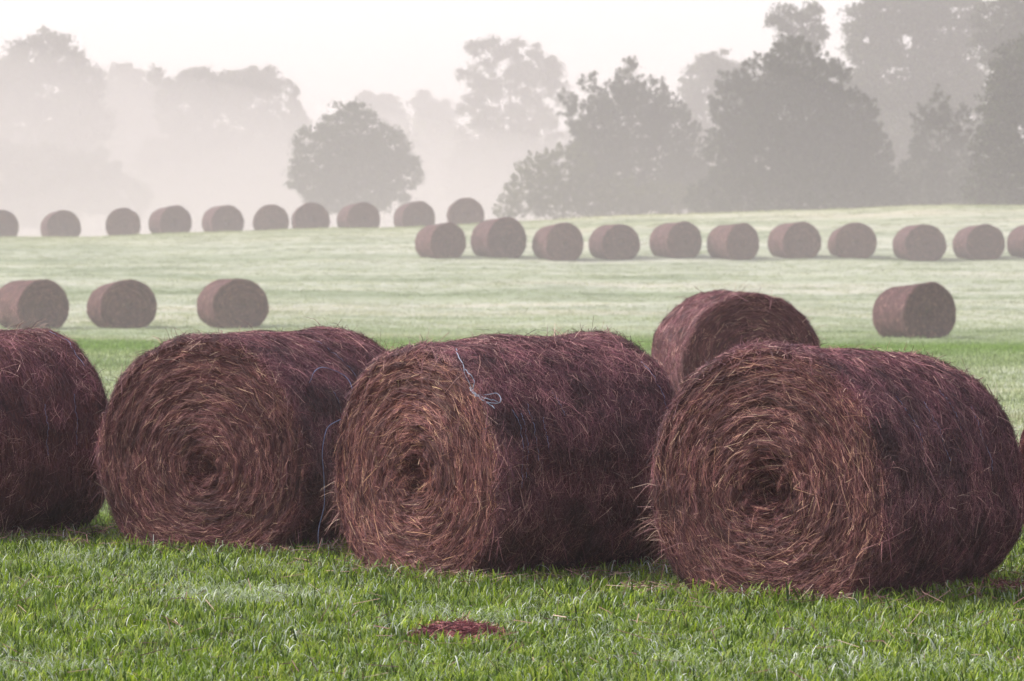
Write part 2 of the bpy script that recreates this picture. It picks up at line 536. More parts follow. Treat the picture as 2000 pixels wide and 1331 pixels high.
# foreground bales: column of face centre, distance, angle, W, H, L, label, options
FRONT = [
    dict(x=-262, Y=30.3, th=46, W=1.62, H=1.50, L=1.60, n=34000, rear=.4, core_depth=.05,
         label='large hay bale cut off by the left edge, only its rounded side showing'),
    dict(x=392, Y=29.2, th=27.5, W=1.68, H=1.51, L=1.70, n=78000, core=(.03, -.13), core_depth=.08, core_r=.10, golden=.45,
         label='large front hay bale with a loop of blue twine dangling down its side'),
    dict(x=812, Y=27.05, th=48.5, W=1.64, H=1.50, L=1.62, n=84000, taper=-.03, dip=.004, core=(.0, -.05), core_depth=.10, core_r=.15, golden=1.0,
         label='large front hay bale with golden swirled face and knotted pale blue twine on top'),
    dict(x=1500, Y=25.4, th=36.5, W=1.68, H=1.55, L=1.66, n=88000, taper=.075, core=(-.02, -.05), core_depth=.13, core_r=.17, golden=.6,
         label='largest, nearest hay bale at right with a dark hollow in its swirled face'),
    dict(x=2215, Y=26.6, th=30, W=1.62, H=1.50, L=1.55, n=6000, core_depth=.06,
         label='hay bale cut off by the right edge, only a sliver of its rim showing'),
    dict(x=1470, Y=48.9, th=-12, W=1.64, H=1.47, L=1.58, n=16000, core=(0, -.04), core_depth=.05, wmul=1.5,
         label='hay bale standing alone just behind the gap between the two right front bales'),
]
front_roots = []
for i, b in enumerate(FRONT):
    X = place_bale(b['x'], b['Y'], b['th'])
    root = empty('hay_bale', (X, b['Y'], tz(X, b['Y']) - .012), -math.radians(b['th']))
    tag(root, b['label'], 'hay bale', 'hay bales in the front row' if i < 5 else None)
    v, KK, vv, f, fib = bale_surface(b['W'], b['H'], b['L'], i + 1, core_depth=b['core_depth'], core=b.get('core', (0, 0)), core_r=b.get('core_r', .13), taper=b.get('taper', 0), dip=b.get('dip', .02))
    body = obj('packed_hay', mesh_np('packed_hay', vv, f, M_hay, True, {'fib': ('FLOAT_VECTOR', fib)}), root)
    st = obj('loose_straw', straw_mesh('loose_straw', v, KK, b['n'], i, b.get('golden', 0), rear=b.get('rear', .15), wmul=b.get('wmul', 1)), root)
    st['kind'] = 'stuff'
    b.update(root=root, v=v, KK=KK)
    front_roots.append(root)

# mid and far bales: shared shapes, each placed on its own
PROTO = []
for s in range(5):
    v, KK, vv, f, fib = bale_surface(1.64, 1.50, 1.55, 20 + s, low=.95, nt_=96, n_face=16, n_drum=14, core_depth=.10, core=(.04 * (s - 2), -.05), lump=.02, ridge=.014, sag=.035 if s % 2 else .01, taper=(.08, .05, .10, .04, .07)[s])
    PROTO.append((mesh_np('packed_hay', vv, f, M_hay_field, True, {'fib': ('FLOAT_VECTOR', fib)}),
                  straw_mesh('loose_straw', v, KK, 6500, 50 + s, .8, wmul=1.9, lmul=1.15)))
def mid_bale(x, Y, th, w, h, k, label, group, dz=0.0, l=1.0):
    X = place_bale(x, Y, th)
    # base height follows the ground under the middle of the bale
    r = math.radians(th)
    cx, cy = X + .75 * math.sin(r), Y + .75 * math.cos(r)
    root = empty('hay_bale', (X, Y, min(tz(cx, cy), tz(X, Y)) - .02 + dz), -r)
    root.rotation_euler = (.02 * math.sin(x * 1.3), .05 * math.sin(x * 2.7), -r)
    root.scale = (w / 1.64, l, h / 1.50)
    tag(root, label, 'hay bale', group)
    obj('packed_hay', PROTO[k][0], root)
    st = obj('loose_straw', PROTO[k][1], root); st['kind'] = 'stuff'
    return root

mid_bale(1816, 111.5, -27, 1.64, 1.50, 0, 'lone hay bale on the right beside the green strip of grass', None, l=1.05)
G = 'hay bales at the left, middle distance'
mid_bale(84, 124, -33, 1.66, 1.49, 1, 'leftmost of three misty mid-field hay bales, cut by the left edge', G, l=1.1)
mid_bale(253, 124.5, -22, 1.74, 1.45, 2, 'middle of the three misty mid-field hay bales on the left', G)
mid_bale(470, 124, -22, 1.72, 1.47, 3, 'rightmost of the three misty mid-field hay bales on the left', G)
ORD = ['first', 'second', 'third', 'fourth', 'fifth', 'sixth', 'seventh', 'eighth', 'ninth', 'tenth', 'eleventh']
G = 'row of hay bales on the slope'
ROW = [(877, -27, 1.60, 1.47, 1.0), (990, -26, 1.76, 1.68, 1.05), (1103, -22, 1.66, 1.56, 1.0), (1214, -20, 1.64, 1.46, 1.0), (1336, -27, 1.62, 1.50, 1.0),
       (1451, -30, 1.58, 1.50, 1.0), (1568, -21, 1.70, 1.50, 1.0), (1671, -8, 1.74, 1.46, 1.0), (1808, -14, 1.76, 1.50, 1.0), (1926, -16, 1.70, 1.46, 1.0), (2034, -20, 1.66, 1.5, 1.0)]
for i, (x, th, w, h, l) in enumerate(ROW):
    extra = {0: 'leftmost bale of the long row on the slope', 10: 'last hay bale of the slope row, cut off by the right edge'}
    mid_bale(x, 171 + .4 * math.sin(i * 2.1), th, w, h, i % 5, extra.get(i, '%s hay bale from the left in the long row on the slope' % ORD[i]), G, l=l)
G = 'hay bales along the crest'
FARROW = [(4, -14, 1.66), (124, -18, 1.62), (240, -6, 1.62), (343, -26, 1.62), (446, -22, 1.60), (529, -6, 1.66), (608, -8, 1.66), (710, -22, 1.66), (817, -18, 1.64), (911, -5, 1.66)]
for i, (x, th, w) in enumerate(FARROW):
    extra = {0: 'hay bale on the misty crest cut off by the left edge', 9: 'rightmost hay bale on the misty crest, right of the round tree'}
    mid_bale(x, 199 + .5 * math.sin(i * 1.7), th, w, 1.47, (i + 2) % 5, extra.get(i, '%s hay bale from the left on the misty crest' % ORD[i]), G)

# loose bundles that stand out from the rims
def bristle(bale, p0, d0, n, seed, ln=(.08, .24), spread=.07, fan=.35):
    r = np.random.default_rng(seed)
    p = np.array(p0) + r.normal(0, spread, (n, 3)); d = norm(np.array(d0) + r.normal(0, fan, (n, 3)))
    sv = bale['v'].reshape(-1, 3)
    near_v = np.array([sv[np.argmin(((sv - q) ** 2).sum(1))] for q in p])
    p = near_v - d * .02
    l = r.uniform(*ln, n)[:, None]; s = norm(np.cross(d, r.normal(0, 1, (n, 3)))) * r.uniform(.0009, .0018, n)[:, None]
    m = p + d * l * .5; e = p + d * l; e[:, 2] -= l[:, 0] * .22
    V = np.stack([p - s, p + s, m - s, m + s, e - s * .4, e + s * .4], 1)
    V[..., 2] = np.maximum(V[..., 2], .004)
    b = np.arange(n)[:, None] * 6
    f = np.concatenate([b + np.array([0, 1, 3, 2]), b + np.array([2, 3, 5, 4])], 0)
    c = PAL[r.integers(1, 6, n)] * r.uniform(.8, 1.2, (n, 1))
    cc = np.repeat(np.concatenate([c, np.ones((n, 1))], 1)[:, None], 6, 1).reshape(-1, 4)
    o = obj('loose_straw', mesh_np('loose_straw', V.reshape(-1, 3), f, M_straw, point_attrs={'Col': ('FLOAT_COLOR', cc)}), bale['root'])
    o['kind'] = 'stuff'
bristle(FRONT[3], (-.80, .05, .42), (-1, -.2, .05), 110, 1, spread=.09)
bristle(FRONT[3], (-.83, .10, .62), (-1, .1, -.2), 70, 2, spread=.10)
bristle(FRONT[2], (-.83, .06, .50), (-1, -.1, -.35), 80, 3, spread=.11)
bristle(FRONT[2], (-.85, .10, .35), (-.8, -.1, -.8), 60, 4, spread=.09)
bristle(FRONT[2], (.05, 1.25, 1.49), (-.2, .5, .45), 60, 5, spread=.08, ln=(.06, .2))
bristle(FRONT[0], (.1, 1.3, 1.47), (.5, .4, .5), 50, 6, spread=.12, ln=(.06, .22))
bristle(FRONT[5], (-.1, .1, 1.48), (.5, -.2, .4), 60, 7, spread=.22, ln=(.1, .3))
bristle(FRONT[5], (.78, .1, .9), (.8, -.1, .2), 60, 8, spread=.15, ln=(.08, .25))
bristle(FRONT[3], (.1, 1.2, 1.52), (.3, .4, .4), 50, 9, spread=.25, ln=(.05, .16))
bristle(FRONT[1], (-.1, .1, 1.49), (-.6, 0, .4), 70, 10, spread=.18, ln=(.05, .18))

# twine
def smooth_path(pts, n=60):
    p = np.array(pts, float)
    t = np.r_[0, np.cumsum(np.linalg.norm(np.diff(p, axis=0), axis=1))]
    q = np.linspace(0, t[-1], n)
    o = np.stack([np.interp(q, t, p[:, k]) for k in range(3)], -1)
    for _ in range(3):
        o[1:-1] = (o[:-2] + 2 * o[1:-1] + o[2:]) / 4
    k = np.arange(n)
    o += np.stack([.003 * np.sin(k * .9), .004 * np.sin(k * .5 + 1), .003 * np.sin(k * .8 + 2)], -1)
    return o
def twine(bale, paths, rad, mat, label=None):
    for p in paths:
        o = obj('twine', tube_mesh('twine', [smooth_path(p)], rad, mat, 6), bale['root'])
        if label: o['label'] = label
def wrap(bale, y, a0, a1, seed):
    """a turn of binding twine pressed into the drum between two angles (degrees from the top, clockwise)"""
    v = bale['v']; rows = np.where(bale['KK'][:, 0] == 2)[0]
    r = rows[np.argmin(np.abs(v[rows, 0, 1] - y))]
    n = v.shape[1]
    j = np.arange(int(a0 / 360 * n), int(a1 / 360 * n) + 1) % n
    p = v[r, j].copy()
    c = np.array([0, 0, .7]); d = p - c; d[:, 1] = 0
    p += norm(d) * (.010 + .004 * np.sin(np.arange(len(j)) * 1.1 + seed))[:, None]
    p[:, 1] += .012 * np.sin(np.arange(len(j)) * .35 + seed)
    return p
twine(FRONT[1], [[(.69, .285, 1.175), (.625, .463, 1.245), (.61, .603, 1.285), (.64, .757, 1.25), (.72, .81, 1.18), (.81, .72, 1.075), (.83, .60, .985), (.84, .48, .93), (.85, .34, .90),
                  (.865, .22, .88), (.875, .16, .80), (.88, .14, .70), (.885, .14, .637), (.89, .15, .527), (.89, .17, .396), (.89, .11, .29), (.87, .10, .154), (.84, .16, .02)]],
      .0032, M_twine, 'blue twine hanging in a loop and trailing to the grass')
twine(FRONT[2], [[(.25, .12, 1.475), (.395, .02, 1.435), (.475, 0, 1.355), (.51, -.005, 1.285), (.55, .0, 1.225), (.635, .0, 1.175), (.71, .02, 1.145), (.745, .05, 1.145), (.72, .1, 1.18), (.68, .09, 1.215), (.665, .03, 1.205), (.62, .0, 1.19), (.56, -.01, 1.22)],
                 [(.50, -.02, 1.355), (.555, 0, 1.31), (.57, 0, 1.255), (.545, 0, 1.215), (.60, 0, 1.195), (.695, .005, 1.175), (.70, .08, 1.16)],
                 [(.53, -.01, 1.24), (.58, -.01, 1.20), (.66, .0, 1.165), (.73, .03, 1.12)]],
      .0027, M_twine_pale, 'knotted pale blue twine at the rim')
twine(FRONT[2], [wrap(FRONT[2], y, a, b, k) for k, (y, a, b) in enumerate([(.16, 60, 98), (.24, 64, 92), (.32, 58, 84), (.42, 66, 80), (.62, 52, 66), (1.47, 40, 80)])], .0016, M_twine)
twine(FRONT[0], [wrap(FRONT[0], y, a, b, k) for k, (y, a, b) in enumerate([(1.50, 14, 50), (1.26, 66, 92), (1.0, 70, 98)])], .0015, M_twine)
twine(FRONT[1], [wrap(FRONT[1], y, a, b, k) for k, (y, a, b) in enumerate([(1.0, 20, 60), (.55, 62, 95)])], .0015, M_twine)
twine(FRONT[3], [wrap(FRONT[3], y, a, b, k) for k, (y, a, b) in enumerate([(.45, 48, 75), (.75, 52, 80), (1.05, 45, 66), (1.3, 55, 85)])], .0015, M_twine)

def hay_clump(label, X, Y, rx, ry, h, n, seed):
    r = np.random.default_rng(seed)
    root = empty('hay_clump', (X, Y, tz(X, Y)))
    tag(root, label, 'hay clump', 'clumps of old hay dropped in the grass')
    nu, nv = 26, 7
    V, Fq = [], []
    for j in range(nv + 1):
        q = j / nv
        for i in range(nu):
            t = 2 * math.pi * i / nu
            k = q * (1 + .65 * mnoise.noise((math.cos(t) * 1.7 + seed, math.sin(t) * 1.7, 0)))
            zz = h * (1 - q * q) * (1 + .7 * mnoise.noise((math.cos(t) * k * 3, math.sin(t) * k * 3, seed)))
            V.append((rx * k * math.cos(t), ry * k * math.sin(t), zz - .01))
    for j in range(nv):
        for i in range(nu):
            Fq.append((j * nu + i, j * nu + (i + 1) % nu, (j + 1) * nu + (i + 1) % nu, (j + 1) * nu + i))
    V = np.array(V)
    fib = np.stack([V[:, 0] * 3, V[:, 1] * 3, V[:, 0] * 1.3 + V[:, 1]], -1)
    obj('matted_hay', mesh_np('matted_hay', V, np.array(Fq), M_hay, True, {'fib': ('FLOAT_VECTOR', fib)}), root)
    a = r.uniform(0, 6.28, n); q = np.sqrt(r.random(n)) * 1.12
    p = np.stack([rx * q * np.cos(a), ry * q * np.sin(a), h * np.clip(1 - q * q, 0, 1) + np.abs(r.normal(0, .01, n))], -1)
    d = norm(np.stack([r.normal(0, 1, n), r.normal(0, 1, n), r.normal(0, .22, n)], -1))
    l = r.uniform(.04, .16, n)[:, None]; s = norm(np.cross(d, r.normal(0, 1, (n, 3)))) * r.uniform(.0012, .0026, n)[:, None]
    S = np.stack([p - d * l / 2 - s, p - d * l / 2 + s, p + d * l / 2 + s, p + d * l / 2 - s], 1)
    c = PAL[r.choice(6, n, p=[.25, .3, .25, .12, .05, .03])] * r.uniform(.8, 1.2, (n, 1)) * np.array([1.35, .88, .92])
    cc = np.repeat(np.concatenate([c, np.ones((n, 1))], 1)[:, None], 4, 1).reshape(-1, 4)
    o = obj('loose_straw', mesh_np('loose_straw', S.reshape(-1, 3), np.arange(4 * n).reshape(n, 4), M_straw, point_attrs={'Col': ('FLOAT_COLOR', cc)}), root)
    o['kind'] = 'stuff'
hay_clump('reddish clump of old hay lying in the grass at the bottom centre', px(898, 23.2), 23.2, .235, .36, .055, 2200, 3)
def loose_hay():
    r = np.random.default_rng(31)
    P = []
    for b in FRONT[:5]:
        th = math.radians(b['th']); c, s_ = math.cos(th), math.sin(th)
        X0, Y0 = px(b['x'], b['Y']), b['Y']
        m = 420
        u = r.uniform(-1.0, 1.0, m); w = -np.abs(r.normal(0, .16, m)) - .02
        side = r.random(m) < .4
        u2 = np.where(side, .85 + np.abs(r.normal(0, .14, m)), u); w2 = np.where(side, r.uniform(0, 1.6, m), w)
        P.append(np.stack([X0 + u2 * c + w2 * s_, Y0 - u2 * s_ + w2 * c], -1))
    m = 500
    Y = r.uniform(20.5, 27, m); P.append(np.stack([(r.random(m) - .5) * 2 * Y * .123, Y], -1))
    P = np.vstack(P); n = len(P)
    p = np.stack([P[:, 0], P[:, 1], terrain(P[:, 0], P[:, 1]) + r.uniform(.02, .085, n)], -1)
    d = norm(np.stack([r.normal(0, 1, n), r.normal(0, 1, n), r.normal(0, .35, n)], -1))
    l = r.uniform(.05, .2, n)[:, None]; s = norm(np.cross(d, r.normal(0, 1, (n, 3)))) * r.uniform(.001, .0022, n)[:, None]
    S = np.stack([p - d * l / 2 - s, p - d * l / 2 + s, p + d * l / 2 + s, p + d * l / 2 - s], 1)
    c = PAL[r.choice(6, n, p=[.05, .15, .3, .25, .17, .08])] * r.uniform(.8, 1.2, (n, 1))
    cc = np.repeat(np.concatenate([c, np.ones((n, 1))], 1)[:, None], 4, 1).reshape(-1, 4)
    o = obj('loose_hay', mesh_np('loose_hay', S.reshape(-1, 3), np.arange(4 * n).reshape(n, 4), M_straw, point_attrs={'Col': ('FLOAT_COLOR', cc)}))
    tag(o, 'wisps of hay strewn in the grass round the front bales', kind='stuff')
loose_hay()
hay_clump('thin strewn clump of hay by the right end of the nearest bale', px(1955, 26.0), 26.0, .26, .30, .045, 900, 5)

# ------------------------------------------------------------------ grass
SRC = bpy.data.collections.new('tuft_sources')          # sources for the grass, not linked to the scene

def blades_mesh(name, n, spread, hgt, wid, mat, seed, cols, curl=(.2, .9), segs=4, wob=.0):
    r = np.random.default_rng(seed)
    root = np.stack([r.normal(0, spread, n), r.normal(0, spread, n), np.full(n, -.01)], -1)
    az = r.uniform(0, 2 * math.pi, n)
    d = np.stack([np.cos(az), np.sin(az), np.zeros(n)], -1)
    side = np.stack([-np.sin(az), np.cos(az), np.zeros(n)], -1)
    h = r.uniform(*hgt, n); w = r.uniform(*wid, n); cu = r.uniform(*curl, n)
    lean = r.uniform(.05, .5, n)
    V = []
    pos = root.copy(); ang = lean.copy()
    for s in range(segs + 1):
        t = s / segs
        ww = w * (1 - t) ** .6 * (.75 + .6 * t * (1 - t) * 2)
        tw = side * np.cos(t * .6)[..., None] if False else side
        V.append(pos - tw * ww[:, None] * .5); V.append(pos + tw * ww[:, None] * .5)
        step = h / segs
        pos = pos + d * (np.sin(ang) * step)[:, None] + np.array([0, 0, 1.]) * (np.cos(ang) * step)[:, None]
        ang = ang + cu * (2.2 / segs) * (.4 + 1.2 * t)
    V = np.stack(V, 1)
    k = 2 * (segs + 1)
    base = np.arange(n)[:, None] * k
    f = np.concatenate([base + np.array([2 * s, 2 * s + 1, 2 * s + 3, 2 * s + 2]) for s in range(segs)], 0)
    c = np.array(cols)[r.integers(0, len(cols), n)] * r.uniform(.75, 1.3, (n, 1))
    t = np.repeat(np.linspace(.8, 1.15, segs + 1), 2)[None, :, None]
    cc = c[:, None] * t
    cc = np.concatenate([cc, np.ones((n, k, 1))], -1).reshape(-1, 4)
    return mesh_np(name, V.reshape(-1, 3), f, mat, True, {'Col': ('FLOAT_COLOR', cc)})

def tuft_collection(name, meshes):
    c = bpy.data.collections.new(name)
    for i, me in enumerate(meshes):
        o = bpy.data.objects.new('%s_%02d' % (name, i), me)
        c.objects.link(o)
    return c

def scatter(name, pts, rotz, scl, idx, coll, label, tilt=.12):
    me = bpy.data.meshes.new(name)
    n = len(pts)
    me.vertices.add(n); me.vertices.foreach_set('co', np.ascontiguousarray(pts, np.float32).ravel())
    r = np.random.default_rng(n)
    rot = np.stack([r.normal(0, tilt, n), r.normal(0, tilt, n), rotz], -1).astype(np.float32)
    a = me.attributes.new('rot', 'FLOAT_VECTOR', 'POINT'); a.data.foreach_set('vector', rot.ravel())
    a = me.attributes.new('scl', 'FLOAT', 'POINT'); a.data.foreach_set('value', np.ascontiguousarray(scl, np.float32))
    a = me.attributes.new('idx', 'INT', 'POINT'); a.data.foreach_set('value', np.ascontiguousarray(idx, np.int32))
    o = obj(name, me)
    ng = bpy.data.node_groups.new(name, 'GeometryNodeTree')
    ng.interface.new_socket('Geometry', in_out='INPUT', socket_type='NodeSocketGeometry')
    ng.interface.new_socket('Geometry', in_out='OUTPUT', socket_type='NodeSocketGeometry')
    gi = ng.nodes.new('NodeGroupInput'); go = ng.nodes.new('NodeGroupOutput')
    ci = ng.nodes.new('GeometryNodeCollectionInfo')
    ci.inputs['Collection'].default_value = coll
    ci.inputs['Separate Children'].default_value = True
    ci.inputs['Reset Children'].default_value = True
    ip = ng.nodes.new('GeometryNodeInstanceOnPoints')
    ip.inputs['Pick Instance'].default_value = True
    def named(nm, typ):
        q = ng.nodes.new('GeometryNodeInputNamedAttribute'); q.data_type = typ; q.inputs['Name'].default_value = nm
        return next(s for s in q.outputs if s.enabled and s.name == 'Attribute')
    ng.links.new(gi.outputs[0], ip.inputs['Points'])
    ng.links.new(ci.outputs[0], ip.inputs['Instance'])
    ng.links.new(named('idx', 'INT'), ip.inputs['Instance Index'])
    ng.links.new(named('rot', 'FLOAT_VECTOR'), ip.inputs['Rotation'])
    ng.links.new(named('scl', 'FLOAT'), ip.inputs['Scale'])
    ng.links.new(ip.outputs[0], go.inputs[0])
    md = o.modifiers.new('scatter', 'NODES'); md.node_group = ng
    tag(o, label, kind='stuff')
    return o

def vnoise(X, Y, s, ph):
    return (np.sin(X * s + ph) * np.cos(Y * s * 1.13 + ph * 2) + .6 * np.sin(X * s * 2.3 - Y * s * 1.7 + ph * 3) + .4 * np.sin(X * s * 4.1 + Y * s * 3.3 + ph)) / 2.0

def in_bale(X, Y, grow=0.0):
    m = np.zeros(len(X), bool)
    for bx, by, th in BALE_POS:
        dx, dy = X - bx, Y - by
        u = dx * math.cos(th) - dy * math.sin(th); w = dx * math.sin(th) + dy * math.cos(th)
        m |= (np.abs(u) < .60 + grow) & (w > .03 - grow) & (w < 1.55 + grow)
    return m

GREENS = [(.095, .165, .006), (.16, .255, .010), (.24, .345, .018), (.036, .068, .007), (.34, .42, .09), (.17, .26, .05)]
PALES = [(.34, .41, .28), (.52, .58, .50), (.24, .32, .15), (.66, .70, .66)]
DRY = [(.22, .14, .08), (.16, .085, .06), (.28, .21, .13), (.10, .055, .045)]
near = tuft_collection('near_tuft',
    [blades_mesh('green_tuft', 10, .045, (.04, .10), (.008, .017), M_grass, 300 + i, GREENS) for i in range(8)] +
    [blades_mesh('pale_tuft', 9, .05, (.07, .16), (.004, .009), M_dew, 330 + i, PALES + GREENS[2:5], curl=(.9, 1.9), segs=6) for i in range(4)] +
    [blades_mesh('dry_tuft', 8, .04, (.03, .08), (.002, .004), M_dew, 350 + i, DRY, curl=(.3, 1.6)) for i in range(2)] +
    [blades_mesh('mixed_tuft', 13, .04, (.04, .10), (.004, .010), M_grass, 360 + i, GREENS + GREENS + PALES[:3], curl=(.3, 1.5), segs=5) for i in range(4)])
def near_grass():
    r = np.random.default_rng(11)
    n = 40000
    Y = 18.0 + 14.5 * r.random(n) ** 1.25
    X = (r.random(n) - .5) * 2 * (Y * 1000 / F * 1.06 + .35)
    keep = ~in_bale(X, Y)
    keep &= (r.random(n) < np.clip(.72 + .75 * vnoise(X, Y, 5.5, .4), .25, 1)) | in_bale(X, Y, .35)
    # the old hay clump is almost bare
    cx, cy = px(905, 23.1), 23.1
    keep &= ~((((X - cx) / .26) ** 2 + ((Y - cy) / .30) ** 2 < 1) & (r.random(n) < .93))
    X, Y = X[keep], Y[keep]; n = len(X)
    idx = r.integers(0, 8, n)
    mixed = r.random(n) < .38
    idx = np.where(mixed, r.integers(14, 18, n), idx)
    # dewy, pale patches
    pal = vnoise(X, Y, 1.5, .7)
    p_pale = .11 + .35 * np.clip(pal - .35, 0, 1)
    for (qx, qy, rx, ry, s) in ((460, 1172, .48, .5, 1.0), (150, 1100, .25, .5, .6), (950, 1222, .32, .35, .6), (400, 1120, .5, .4, .35), (1650, 1300, .5, .25, .45), (60, 1310, .4, .25, .4), (1280, 1310, .35, .25, .4)):
        Yq = CAM_H * F / (qy - 440.0)
        p_pale += s * np.exp(-((X - px(qx, Yq)) / rx) ** 2 - ((Y - Yq) / ry) ** 2)
    idx = np.where(r.random(n) < p_pale, r.integers(8, 12, n), idx)
    dry = vnoise(X, Y, 2.6, 2.1)
    idx = np.where(r.random(n) < .08 + .8 * np.clip(dry - .45, 0, 1), r.integers(12, 14, n), idx)
    scl = r.uniform(.5, 1.2, n) * (1 + .30 * vnoise(X, Y, 3.1, 1.2))
    # taller against the bales, raised to deepen the contact shadow there
    edge = in_bale(X, Y, .25)
    scl = np.where(edge, scl * 1.35, scl)
    scl = np.where(Y > 30, scl * .8, scl)
    # extra tangled dewy and dead tufts where the photograph's patches lie
    ex = []
    for (qx, qy, rx, ry, m, lo, hi) in ((400, 1165, .22, .28, 260, 8, 12), (510, 1175, .22, .25, 300, 8, 12), (150, 1095, .2, .4, 130, 8, 12), (960, 1215, .22, .25, 220, 8, 12), (830, 1205, .12, .2, 60, 8, 12),
                                        (1310, 1300, .25, .2, 160, 8, 14), (1500, 1315, .4, .2, 260, 8, 14), (1850, 1320, .4, .2, 240, 8, 14), (60, 1315, .3, .2, 160, 8, 14), (250, 1285, .25, .2, 70, 12, 14),
                                        (720, 1290, .3, .2, 60, 12, 14), (260, 1130, .3, .4, 110, 8, 12), (1180, 1270, .6, .4, 110, 8, 12), (1600, 1240, .7, .4, 120, 8, 12)):
        Yq = CAM_H * F / (qy - 440.0)
        ex.append(np.stack([r.normal(px(qx, Yq), rx * .6, m), r.normal(Yq, ry * .8, m), r.uniform(.55, 1.0, m), r.integers(lo, hi, m)], -1)[::2])
    ex = np.vstack(ex); ex = ex[~in_bale(ex[:, 0], ex[:, 1])]
    X = np.r_[X, ex[:, 0]]; Y = np.r_[Y, ex[:, 1]]; scl = np.r_[scl, ex[:, 2]]; idx = np.r_[idx, ex[:, 3].astype(int)]; n = len(X)
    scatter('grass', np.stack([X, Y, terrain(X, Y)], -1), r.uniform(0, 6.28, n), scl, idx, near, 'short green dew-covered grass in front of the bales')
near_grass()

mid = tuft_collection('field_tuft', [blades_mesh('stubble_tuft', 26, .16, (.04, .10), (.008, .018), M_field, 400 + i,
        [(.75, .8, .65), (1, 1, 1), (1.2, 1.2, 1.15), (.6, .66, .5)], curl=(.1, 1.2), segs=2) for i in range(6)])
def field_grass():
    r = np.random.default_rng(12)
    n = 60000
    Y = 31.5 + 176 * r.random(n) ** 1.0
    X = (r.random(n) - .5) * 2 * (Y * 1000 / F * 1.05 + 1.0)
    keep = ~in_bale(X, Y, .1)
    X, Y = X[keep], Y[keep]; n = len(X)
    scl = r.uniform(.55, 1.2, n) * (1 + .3 * vnoise(X * .3, Y, .8, .3))
    scatter('field_grass', np.stack([X, Y, terrain(X, Y) - .005], -1), r.uniform(0, 6.28, n), scl, r.integers(0, 6, n), mid, 'pale mown stubble grass across the field')
field_grass()

# ------------------------------------------------------------------ trees
def leaves(name, C, D, ln, wd, cols, seed, tint=(1, 1, 1)):
    """one kite-shaped leaf face per row of C, laid along D"""
    r = np.random.default_rng(seed)
    n = len(C)
    rnd = norm(r.normal(0, 1, (n, 3)))
    D = norm(D); S = norm(np.cross(D, rnd)); L = (ln * r.uniform(.6, 1.4, n))[:, None]; W = (wd * r.uniform(.6, 1.4, n))[:, None]
    V = np.stack([C - D * L * .5 - S * W * .35, C - D * L * .3 + S * W * .65, C + D * L * .7], 1)
    c = np.array(cols)[r.integers(0, len(cols), n)] * r.uniform(.4, 1.7, (n, 1)) * np.array(tint)
    cc = np.repeat(np.concatenate([c, np.ones((n, 1))], 1)[:, None], 3, 1).reshape(-1, 4)
    return mesh_np(name, V.reshape(-1, 3), np.arange(n * 3).reshape(n, 3), M_leaf, False, {'Col': ('FLOAT_COLOR', cc)})

LEAF = [(.026, .034, .017), (.034, .045, .021), (.050, .062, .026), (.018, .023, .015)]
LEAF_Y = [(.05, .06, .02), (.075, .085, .028), (.10, .11, .035), (.035, .04, .02)]

